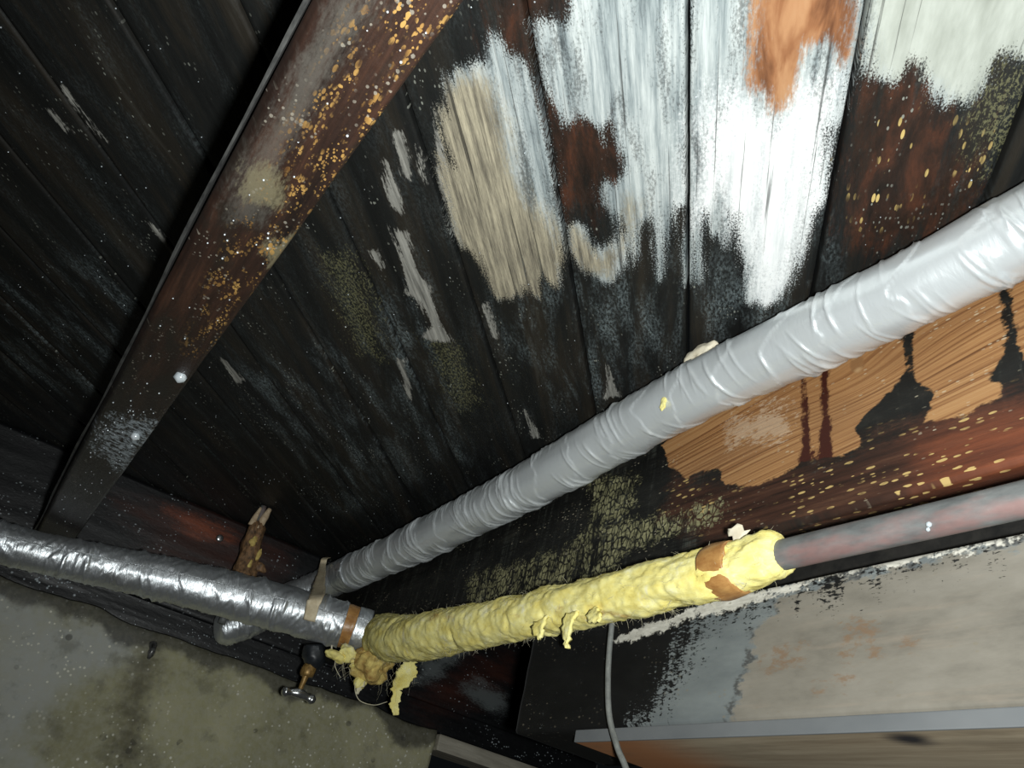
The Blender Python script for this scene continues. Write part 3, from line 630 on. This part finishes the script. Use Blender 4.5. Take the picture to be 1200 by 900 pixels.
# rim joist and sill on the foundation
def rimf(k, V): return field('rim', k, V[:, [0, 2]], 0.08)
def timber_x(name, y0, y1, z0, z1, x0, x1, mat, keys, ch=0.003, step=0.008):
    xs = np.arange(x0, x1 + 0.001, step)
    p = seg((y0, z1), (y0, z0 + ch), 30) + seg((y0, z0 + ch), (y0 + ch, z0), 2) + seg((y0 + ch, z0), (y1, z0), 8) + seg((y1, z0), (y1, z1), 4) + seg((y1, z1), (y0, z1), 3)
    p = np.array(p); n = len(p)
    V = np.stack([np.repeat(xs, n), np.tile(p[:, 0], len(xs)), np.tile(p[:, 1], len(xs))], 1)
    V[:, 1] += (fbm(np.stack([V[:, 0] * 5, V[:, 1] * 30, V[:, 2] * 40], 1), 51) - 0.5) * 0.003 * (V[:, 1] < y0 + 0.001)
    F = [tuple(f) for f in gridF(len(xs), n, True)[:, ::-1].tolist()] + [tuple(range(n - 1, -1, -1)), tuple(range((len(xs) - 1) * n, len(xs) * n))]
    at = {'pc': np.stack([V[:, 0], V[:, 2] + V[:, 1] * 0.8, V[:, 1]], 1)}
    for k in keys: at[k] = rimf(k, V)
    return mesh_obj(name, V, F, mat, None, True, at)
o = rim = timber_x('rim_joist', YW + 0.02, YW + 0.06, ZJ + 0.001, ZC - 0.002, X0, X1, M_RIM, ['red', 'rust', 'grey'])
tag(o, 'black rim joist with reddish-brown stain above the foundation sill', 'joist')
o = sill = timber_x('sill_beam', YW + 0.012, YW + 0.11, 0.925, ZJ - 0.001, X0, X1, M_RIM, ['red', 'rust', 'grey'])
tag(o, 'black wet sill beam lying along the concrete wall top', 'beam')
o = box('sill_plank', (0.976, YW - 0.005, 0.884), (1.419, YW + 0.1, 0.922), M_STRIP, None, 0.003)
tag(o, 'pale grey plank edge bridging the gap beside the concrete wall', 'plank')

# grey painted beam under the right-hand joist
gb = empty('support_beam', (0.68, 0.2, 0.78)); tag(gb, 'grey painted wooden beam below the iron pipe, black mould at its far end', 'beam')
sweep('beam_timber', rect_prof(XJ, 0.76, 0.793, 0.922, 0.003, 36), np.arange(-0.45, 0.945, 0.006), M_BEAM, gb, 'joist',
      ['clean', 'beige', 'crust', 'scuff', 'void'], yz, lambda V: np.stack([V[:, 1], V[:, 2] + V[:, 0] * 0.9, V[:, 0]], 1), amp=0.002, seed=9)
o = box('soffit_board', (0.5985, -0.45, 0.7785), (0.758, 0.808, 0.7925), M_UNDER, gb, 0.0012)
o['label'] = 'bare brown board with grey painted edge under the beam'
box('gap_blocker', (0.665, -0.45, 0.923), (0.70, 0.94, ZJ - 0.001), M_DARKW, gb, 0.002)['label'] = 'added black board closing the dark gap between beam and joist'  # added board, stops light passing through the gap

# ---------------------------------------------------------------- silver pipes
def wrinkles(pitch, ridge, wr, seed, lump=0.003):
    def f(s, th):
        n = fbm(np.stack([s * 7, np.cos(th) * 0.8, np.sin(th) * 0.8 + seed], 1), seed, 3) - 0.5
        ph = s / pitch + th / (2 * math.pi) + (fbm(np.stack([s * 8, np.cos(th) * 1.2, np.sin(th) * 1.2], 1), seed + 5, 2) - 0.5) * 1.7
        fr = ph - np.floor(ph)
        gate2 = 0.25 + 0.75 * np.clip((vnoise(np.stack([s * 11, np.cos(th) * 0.9, np.sin(th) * 0.9], 1), seed + 31) - 0.3) * 3, 0, 1)
        step = ridge * gate2 * (np.exp(-fr / 0.05) + 0.5 * np.exp(-np.abs(fr - 0.45) / 0.03) - 0.35 * np.exp(-(1 - fr) / 0.04))
        sl = s + 0.010 * th + 0.008 * np.sin(th)
        a = fbm(np.stack([sl * 95, np.cos(th) * 1.1, np.sin(th) * 1.1], 1), seed + 9, 3)
        crease = np.maximum(0, 1 - np.abs(a - 0.5) * 9) ** 1.5
        gate = np.clip((vnoise(np.stack([s * 14, np.cos(th) * 1.3, np.sin(th) * 1.3], 1), seed + 13) - 0.35) * 3, 0, 1)
        return n * lump * 2 + step + wr * (crease - 0.3) * gate
    return f
def folds(length, n, seed, amp, w, pitch, lump=0.004, ridge=0.0012):
    """smooth tape with overlapping turns and sparse sharp creases in clusters"""
    rg = np.random.default_rng(seed); F_ = []
    while len(F_) < n:
        c0 = rg.uniform(0, length); th0 = rg.uniform(0, 2 * math.pi); sl = rg.normal(0.006, 0.005)
        for q in range(rg.integers(1, 6)):
            F_.append((c0 + rg.normal(0, 0.016), th0 + rg.normal(0, 0.5), sl + rg.normal(0, 0.002), rg.normal(0.004, 0.004), rg.uniform(0.5, 1.4), rg.uniform(0.35, 1.0) * amp, rg.uniform(0.7, 1.5) * w))
    def f(s, th):
        n_ = fbm(np.stack([s * 7, np.cos(th) * 0.8, np.sin(th) * 0.8 + seed], 1), seed, 3) - 0.5
        ph = s / pitch + th / (2 * math.pi) + (fbm(np.stack([s * 6, np.cos(th), np.sin(th)], 1), seed + 5, 2) - 0.5) * 1.2
        fr = ph - np.floor(ph)
        r = n_ * lump * 2 + ridge * (1 - fr) ** 3
        for (s0, t0, sl, cu, hw, am, ww) in F_:
            dt = (th - t0 + math.pi) % (2 * math.pi) - math.pi
            d = s - (s0 + sl * dt + cu * dt * dt)
            k = (np.abs(d) < 6 * ww) & (np.abs(dt) < hw)
            if k.any():
                r[k] += am * np.exp(-(np.abs(d[k]) / ww) ** 1.3) * np.cos(dt[k] / hw * math.pi / 2)
        return r
    return f
up = empty('silver_pipe', (0.545, 0.2, 1.13)); tag(up, 'long thick silver-taped pipe running diagonally under the boards', 'pipe', 'silver wrapped pipes')
RP = 0.0375
tube('tape_wrap', [(.545, -.42, 1.172, RP), (.545, -.1, 1.171, RP), (.545, .204, 1.170, RP), (.545, .3, 1.167, RP), (.545, .414, 1.169, RP), (.545, .561, 1.173, RP), (.545, .75, 1.163, .0375), (.545, 1.003, 1.148, RP), (.545, 1.297, 1.141, RP), (.545, 1.50, 1.141, .037), (.542, 1.655, 1.140, .036)],
     M_TAPE, up, 84, 0.0016, folds(2.1, 560, 3, 0.0029, 0.0016, 0.075))
tube('foil_tail', [(.543, 1.635, 1.140, .0365), (.537, 1.70, 1.137, .036), (.505, 1.755, 1.107, .036), (.46, 1.785, 1.066, .037), (.41, 1.80, 1.012, .039), (.372, 1.808, .977, .038), (.352, 1.81, .961, .031), (.346, 1.81, .957, .020)],
     M_FOIL, up, 56, 0.003, wrinkles(0.05, 0.002, 0.0045, 15, 0.005))
def wrap_at(name, c, ax, r, w, mat, parent, seed=0, amp=0.0015, a0=0, a1=2 * math.pi):
    c = np.array(c); ax = np.array(ax, float); ax /= np.linalg.norm(ax)
    pts = [(*(c + ax * t), r) for t in np.linspace(-w / 2, w / 2, 5)]
    return tube(name, pts, mat, parent, 48, 0.002, lambda s, th: (fbm(np.stack([s * 120, np.cos(th) * 2, np.sin(th) * 2 + seed], 1), seed) - 0.5) * amp * 2, True, a0, a1)
wrap_at('repair_wrap', (.542, 1.66, 1.140), (-.05, 1, -0.04), 0.040, 0.06, M_FOIL, up, 5, 0.003)
blob('loose_tape', (0.529, 0.572, 1.207), (0.012, 0.032, 0.013), M_PAPER, up, 0.55, 70, 3, sub=4)['label'] = 'cream loose flap of tape'
blob('wool_tuft', (0.513, 0.617, 1.146), (0.003, 0.005, 0.009), M_WOOL, up, 0.9, 150, 6, sub=4)['label'] = 'yellow tuft poking out of the tape'

lp = empty('silver_pipe', (0.2, 1.58, 0.93)); tag(lp, 'shiny foil-wrapped pipe at lower left in front of the concrete wall', 'pipe', 'silver wrapped pipes')
LP = [(-.98, 1.62, .885), (-.55, 1.61, .90), (-.099, 1.58, .929), (.037, 1.57, .945), (.182, 1.555, .963), (.339, 1.53, .977), (.442, 1.51, .982), (.508, 1.488, .984)]
rl = [.032, .032, .033, .0355, .039, .042, .043, .043]
tube('foil_wrap', [(*p, r) for p, r in zip(LP, rl)], M_FOIL, lp, 72, 0.0022, lambda s_, t_, A=wrinkles(0.06, 0.0012, 0.0022, 8, 0.0025), B=folds(1.55, 220, 12, 0.0042, 0.0028, 0.06, 0.002, 0.0015): A(s_, t_) + B(s_, t_))
ax = (0.95, -0.31, -0.02)
wrap_at('kraft_band', (.514, 1.4865, .9838), ax, 0.0418, 0.030, M_KRAFT, lp, 2)['label'] = 'brown kraft paper band'
wrap_at('foil_band', (.541, 1.4775, .9828), ax, 0.0440, 0.028, M_FOIL, lp, 4, 0.002)['label'] = 'bright foil band at the end'

# ---------------------------------------------------------------- iron pipe in yellow glass wool
ip = empty('insulated_pipe', (0.53, 0.4, 0.9)); tag(ip, 'grey iron pipe partly jacketed in torn yellow glass wool', 'pipe')
tube('pipe', [(.53, -.42, .911, .0132), (.53, -.2, .911, .0132), (.53, .02, .910, .0132), (.53, .236, .910, .0132), (.53, .457, .9135, .0138), (.53, .68, .914, .014), (.53, .90, .919, .014), (.53, 1.12, .927, .014), (.538, 1.33, .950, .014)], M_IRON, ip, 28, 0.006)
def wool_d(seed, amp):
    def f(s, th):
        p = np.stack([s * 22, np.cos(th) * 1.2, np.sin(th) * 1.2 + seed], 1)
        a = fbm(p, seed, 4) - 0.5; b = fbm(np.stack([s * 150, np.cos(th) * 6, np.sin(th) * 6], 1), seed + 4, 3) - 0.5
        ph = s / 0.075 + th / 6.283 + (vnoise(np.stack([s * 11, np.cos(th), np.sin(th)], 1), seed + 2) - 0.5) * 0.6
        fr = np.abs(ph - np.floor(ph) - 0.5)
        g = np.clip((vnoise(np.stack([s * 17, np.cos(th) * 0.7, np.sin(th) * 0.7], 1), seed + 21) - 0.45) * 4, 0, 1)
        return a * amp * 3.0 + b * amp * 1.1 - 0.0030 * g * np.exp(-((0.5 - fr) / 0.05) ** 2)
    return f
tube('insulation', [(.53, .444, .9145, .016), (.53, .452, .9145, .021), (.53, .482, .913, .0235), (.53, .548, .911, .0255), (.53, .624, .913, .0275), (.53, .712, .915, .0285), (.53, .854, .916, .0300), (.53, 1.01, .923, .0335), (.53, 1.209, .931, .0365), (.542, 1.32, .950, .040), (.568, 1.40, .968, .0435), (.585, 1.440, .976, .0445), (.578, 1.462, .980, .043), (.566, 1.468, .981, .039), (.556, 1.472, .982, .036)],
     M_WOOL, ip, 64, 0.003, wool_d(5, 0.0042))
kb = tube('kraft_band', [(.53, .496, .9128, .0255), (.53, .505, .9122, .0275), (.53, .518, .912, .0282), (.53, .528, .9115, .0272)], M_KRAFT, ip, 40, 0.002,
     lambda s, th: (fbm(np.stack([s * 60, np.cos(th) * 2, np.sin(th) * 2], 1), 3) - 0.5) * 0.003)
kb['label'] = 'brown kraft tape band'
blob('wool_lump', (.562, 1.412, .917), (.038, .045, .032), M_DIRTY, ip, 0.5, 45, 2, sub=5)

# ---------------------------------------------------------------- small things
VIEW = np.array((0.47, 0.66, 0.58))
SIDE = np.array((0.80, -0.55, 0.21))
def chunk(c, r, seed, amp=0.7, mat=M_WOOL): return blob('wool_tuft', c, r, mat, ip, amp, 90, seed, sub=4)
for k, (c, r) in enumerate([((0.491, 1.420, 0.911), (.018, .012, .010)), ((0.510, 1.420, 0.919), (.018, .013, .014)), ((0.539, 1.415, 0.906), (.016, .012, .009)), ((0.565, 1.412, 0.897), (.017, .012, .008)),
                            ((0.649, 1.405, 0.962), (.016, .011, .008)), ((0.549, 1.415, 0.882), (.012, .008, .013))]):
    chunk(c, r, 20 + k)
ribbon('wool_shred', [(0.634, 1.410, 0.947), (0.632, 1.410, 0.916), (0.620, 1.410, 0.892), (0.626, 1.410, 0.872), (0.634, 1.410, 0.847)], 0.030, 0.004, M_WOOL, ip, SIDE, seed=4, rag=0.02, wprof=[.6, 1.3, 1.1, .55, .6, .35])
ribbon('wool_shred', [(0.547, 1.410, 0.895), (0.552, 1.410, 0.878), (0.547, 1.410, 0.859)], 0.016, 0.003, M_FIBRE, ip, SIDE, seed=7, rag=0.012, wprof=[1, .8, .3])
ribbon('wool_flap', [(.507, .727, .893), (.504, .726, .876), (.503, .721, .862), (.503, .718, .849)], 0.018, 0.004, M_WOOL, ip, (0.05, -1, 0.2), seed=2, rag=0.008, wprof=[1.2, 1, .6, .2])
ribbon('wool_flap', [(.507, .790, .893), (.505, .784, .880), (.505, .778, .869)], 0.022, 0.004, M_WOOL, ip, (0.05, -1, 0.2), seed=5, rag=0.008, wprof=[1.2, .9, .25])
ribbon('wool_flap', [(.511, .690, .892), (.506, .682, .883), (.505, .668, .877)], 0.016, 0.004, M_WOOL, ip, (0.05, -1, 0.2), seed=9, rag=0.01, wprof=[1.2, 1, .5])
ribbon('torn_paper', [(.525, .492, .936), (.524, .497, .943), (.522, .506, .950)], 0.020, 0.001, M_PAPER, ip, (0, 1, 0.0), seed=3, rag=0.012, wprof=[1.3, .8, .2])
# loose glass fibres standing off the jacket: too many to count
rf = np.random.default_rng(3)
FV = []; FF = []
def fibre(p, d, ln, w):
    global FV, FF
    pts = [p]; dd = d / np.linalg.norm(d)
    for i in range(4):
        dd = dd + rf.normal(0, 0.28, 3) + np.array((0, 0, -0.10)); dd /= np.linalg.norm(dd); pts.append(pts[-1] + dd * ln / 4)
    sdv = np.cross(dd, VIEW); sdv /= np.linalg.norm(sdv) + 1e-9; s2 = np.cross(dd, sdv)
    b = len(FV)
    for i, q in enumerate(pts):
        ww = w * (1 - 0.18 * i)
        FV += [q + sdv * ww, q - sdv * ww * 0.5 + s2 * ww * 0.8, q - sdv * ww * 0.5 - s2 * ww * 0.8]
    for i in range(4):
        for j in range(3):
            a = b + i * 3 + j; c = b + i * 3 + (j + 1) % 3
            FF.append((a, c, c + 3, a + 3))
wl = catmull([(.53, .455, .9145, .020), (.53, .548, .911, .0255), (.53, .712, .915, .0285), (.53, .854, .916, .030), (.53, 1.01, .923, .0335), (.53, 1.209, .931, .0365), (.548, 1.36, .958, .042)], 0.004)
for i in range(900):
    q = wl[rf.integers(len(wl))]; a = rf.uniform(0, 2 * math.pi); nd = np.array((math.cos(a), 0.0, math.sin(a)))
    fibre(q[:3] + nd * (q[3] - 0.001), nd * 0.7 + rf.normal(0, 0.6, 3), rf.uniform(0.004, 0.014), 0.00022)
for i in range(120):
    q = np.array((rf.uniform(.49, .65), 1.412, rf.uniform(.895, .94))); fibre(q, np.array((0, 0, -1.0)) + rf.normal(0, 0.7, 3), rf.uniform(0.01, 0.04), 0.00028)
fb = mesh_obj('fibres', np.array(FV), np.array(FF), M_FIBRE, ip, True, {'pc': np.array(FV)}); fb['kind'] = 'stuff'
tube('thread', [(0.491, 1.420, 0.904, .0007), (0.493, 1.415, 0.892, .0007), (0.500, 1.410, 0.882, .0006), (0.508, 1.410, 0.876, .0005)], M_FIBRE, ip, 6, 0.002)
tube('thread', [(0.546, 1.412, 0.895, .0009), (0.539, 1.410, 0.872, .0008), (0.555, 1.410, 0.851, .0008), (0.586, 1.410, 0.851, .0007), (0.610, 1.410, 0.864, .0006)], M_FIBRE, ip, 6, 0.002)

# strap tying the two silver pipes together
st = ribbon('tie_strap', [(.503, 1.735, 1.178), (.490, 1.715, 1.164), (.486, 1.69, 1.137), (.448, 1.533, 1.047), (.423, 1.442, 1.002), (.420, 1.434, .982), (.421, 1.431, .963), (.4235, 1.436, .955)], 0.024, 0.0015, M_STRAP, None, SIDE, seed=1, rag=0.003, wprof=[.55, .6, .7, .85, 1.0, 1.15, 1.15, .9])
tag(st, 'tan strap tying the diagonal silver pipe to the foil pipe', 'strap')

# drain valve under the foil pipe
dv = empty('drain_valve', (.481, 1.53, .845)); tag(dv, 'small drain valve with black body, brass nut and chrome handle', 'valve')
tube('body', [(.477, 1.529, .940, .019), (.481, 1.53, .930, .0215), (.487, 1.53, .915, .022), (.488, 1.53, .902, .016), (.487, 1.53, .897, .010)], M_BLACK, dv, 24, 0.003, lambda s, th: (fbm(np.stack([s * 60, np.cos(th) * 2, np.sin(th) * 2], 1), 3) - 0.5) * 0.006)
tube('brass_nut', [(.486, 1.53, .902, .0125), (.4855, 1.53, .8965, .0145), (.483, 1.53, .884, .0145), (.483, 1.53, .880, .011)], M_BRASS, dv, 6, 0.004)
tube('stem', [(.483, 1.53, .883, .0065), (.482, 1.53, .866, .005), (.481, 1.53, .851, .0045)], M_BRASS, dv, 14, 0.003)
tube('tee_handle', [(.449, 1.53, .842, .005), (.455, 1.53, .843, .0095), (.465, 1.53, .845, .0065), (.481, 1.53, .848, .0095), (.500, 1.53, .846, .0065), (.509, 1.53, .845, .0095), (.516, 1.53, .844, .005)], M_CHROME, dv, 16, 0.002)['label'] = 'chrome handle'
tube('seal_ring', [(.499, 1.49, .941, .0016), (.502, 1.487, .932, .0016), (.511, 1.486, .929, .0014), (.517, 1.486, .935, .001)], M_PAPER, dv, 8, 0.002)

# riser wrapped in rotten brown covering
rs = empty('riser_pipe', (.335, 1.735, .95)); tag(rs, 'short upright pipe in rotten brown wrapping behind the foil pipe', 'pipe')
tube('wrapping', [(.341, 1.735, .985, .027), (.340, 1.735, 1.03, .0275), (.337, 1.735, 1.075, .025), (.333, 1.735, 1.115, .0225), (.327, 1.735, 1.150, .020), (.322, 1.735, 1.178, .0165), (.318, 1.735, 1.190, .010)], M_ROT, rs, 36, 0.003,
     lambda s, th: (fbm(np.stack([s * 26, np.cos(th) * 1.6, np.sin(th) * 1.6], 1), 8, 4) - 0.5) * 0.014)
tube('pipe', [(.335, 1.735, .96, .008), (.332, 1.735, 1.10, .008), (.322, 1.735, 1.2, .007), (.319, 1.735, 1.229, .007)], M_IRON, rs, 16, 0.01)
tube('wood_prong', [(.309, 1.732, 1.176, .0075), (.311, 1.732, 1.20, .006), (.3145, 1.732, 1.222, .0035)], M_CHIP, rs, 10, 0.004, lambda s, th: (fbm(np.stack([s * 60, np.cos(th), np.sin(th)], 1), 4) - 0.5) * 0.003)
tube('wood_prong', [(.326, 1.728, 1.172, .009), (.329, 1.728, 1.20, .008), (.333, 1.728, 1.226, .0055)], M_CHIP, rs, 10, 0.004, lambda s, th: (fbm(np.stack([s * 60, np.cos(th), np.sin(th)], 1), 6) - 0.5) * 0.004)
blob('torn_scrap', (.362, 1.725, 1.095), (.013, .006, .010), M_ROT, rs, 0.7, 80, 4, sub=4)
for k, (c, r) in enumerate([((.326, 1.712, 1.140), (.008, .005, .012)), ((.348, 1.718, 1.118), (.004, .004, .018)), ((.336, 1.708, 1.09), (.004, .003, .008))]):
    blob('wool_scrap', c, r, M_DIRTY, rs, 0.8, 110, 40 + k, sub=4)

# hanging cable in front of the grey beam
cb = tube('cable', [(.577, .744, .945, .0034), (.577, .740, .923, .0034), (.577, .737, .875, .0034), (.577, .731, .835, .0034), (.577, .720, .797, .0034), (.577, .700, .765, .0034), (.577, .682, .744, .0034), (.579, .655, .70, .0034), (.585, .62, .60, .0034), (.59, .60, .40, .0034), (.59, .62, .06, .0034), (.60, .70, .012, .0034)], M_CABLE, None, 12, 0.006)
tag(cb, 'thin grey cable hanging in front of the beam below the yellow wool', 'cable')

# splinters and flakes hanging from the boards
for k, (x, y, dx, dy, ln) in enumerate([(.091, .873, .5, -.6, .010), (.171, .84, .45, .75, .014), (.121, 1.433, .3, -.8, .015), (.176, .79, .6, .6, .012), (.284, 1.64, .3, .6, .022), (.531, .214, -.5, .3, .010), (.453, .292, .2, -.9, .008)]):
    d = np.array((dx, dy, -0.35)); d /= np.linalg.norm(d); c = np.array((x, y, 1.228))
    pl = planks[int(math.floor(((x - y) / R2 - V_A) / PW))]
    tube('splinter', [(*(c - d * ln * 0.5), .0008), (*c, .0026), (*(c + d * ln * 0.6), .0024), (*(c + d * ln), .0006)], M_CHIP, pl, 8, 0.002)
# nail in the rim joist, iron stub in the concrete
nl = empty('nail', (.281, 1.90, 1.170)); tag(nl, 'rusty bent nail head in the reddish rim joist', 'nail')
tube('shank', [(.281, 1.906, 1.170, .003), (.281, 1.885, 1.169, .003)], M_KRAFT, nl, 10, 0.004)
tube('head', [(.281, 1.888, 1.169, .004), (.281, 1.886, 1.169, .0085), (.281, 1.882, 1.169, .0085), (.281, 1.880, 1.169, .004)], M_CHROME, nl, 14, 0.002)
sb = tube('iron_stub', [(.244, 1.888, .902, .007), (.245, 1.872, .900, .008), (.246, 1.864, .893, .007), (.247, 1.863, .882, .007), (.247, 1.868, .872, .004)], M_CHROME2, None, 12, 0.003, lambda s, th: (fbm(np.stack([s * 200, np.cos(th), np.sin(th)], 1), 3) - 0.5) * 0.006)
tag(sb, 'short rusted iron stub sticking out of the concrete above a dark stain', 'stub')

# condensation drops clinging to the sill, the boards and the joist: too many to count
import bmesh
bm = bmesh.new(); bmesh.ops.create_icosphere(bm, subdivisions=1, radius=1)
sc = np.array([v.co for v in bm.verts]); sf = np.array([[v.index for v in f.verts] for f in bm.faces]); bm.free()
def drops(name, centres, radii, parent):
    V = (sc[None] * np.array(radii)[:, None, None] + np.array(centres)[:, None]).reshape(-1, 3)
    F = (sf[None] + (np.arange(len(centres)) * len(sc))[:, None, None]).reshape(-1, 3)
    o = mesh_obj(name, V, F, M_DROP, parent, True, {'pc': V}); o['kind'] = 'stuff'; return o
cs = []; rr = []
for i in range(150):                                             # along the sill, thickest below the foil pipe
    x = rf.uniform(-.15, .75); cs.append((x, YW + 0.0125, rf.uniform(.928, .983))); rr.append(rf.uniform(.0008, .0017))
for i in range(40):
    cs.append((rf.normal(.0, .035), YW + 0.012, rf.uniform(.94, .98))); rr.append(rf.uniform(.0012, .0036))
drops('water_drops', cs, rr, sill)
cs = []; rr = []
for i in range(60):
    cs.append((rf.uniform(-.2, .5), YW + 0.0205, rf.uniform(.99, 1.22))); rr.append(rf.uniform(.0008, .0016))
drops('water_drops', cs, rr, rim)
drops('water_drops', [(.519, .300, .902), (.5205, .302, .899)], [.0026, .0020], ip)
cs = []; rr = []
for i in range(420):
    x = rf.uniform(-.35, .58); y = rf.uniform(.2, 1.85); cs.append((x, y, ZC - 0.0005)); rr.append(rf.uniform(.0004, .0011))
d2 = drops('water_drops', cs, rr, ceiling)
cs = [(.013, .80, ZJ - .002), (.004, 1.01, ZJ - .002)]; rr = [.0075, .0065]
for i in range(90):
    y = rf.uniform(.25, 1.6); x = rf.uniform(.0, .05) + YAW * (y + .45) ; cs.append((x - .004, y, ZJ - 0.0005)); rr.append(rf.uniform(.0005, .0011))
d3 = drops('water_drops', cs, rr, j2)
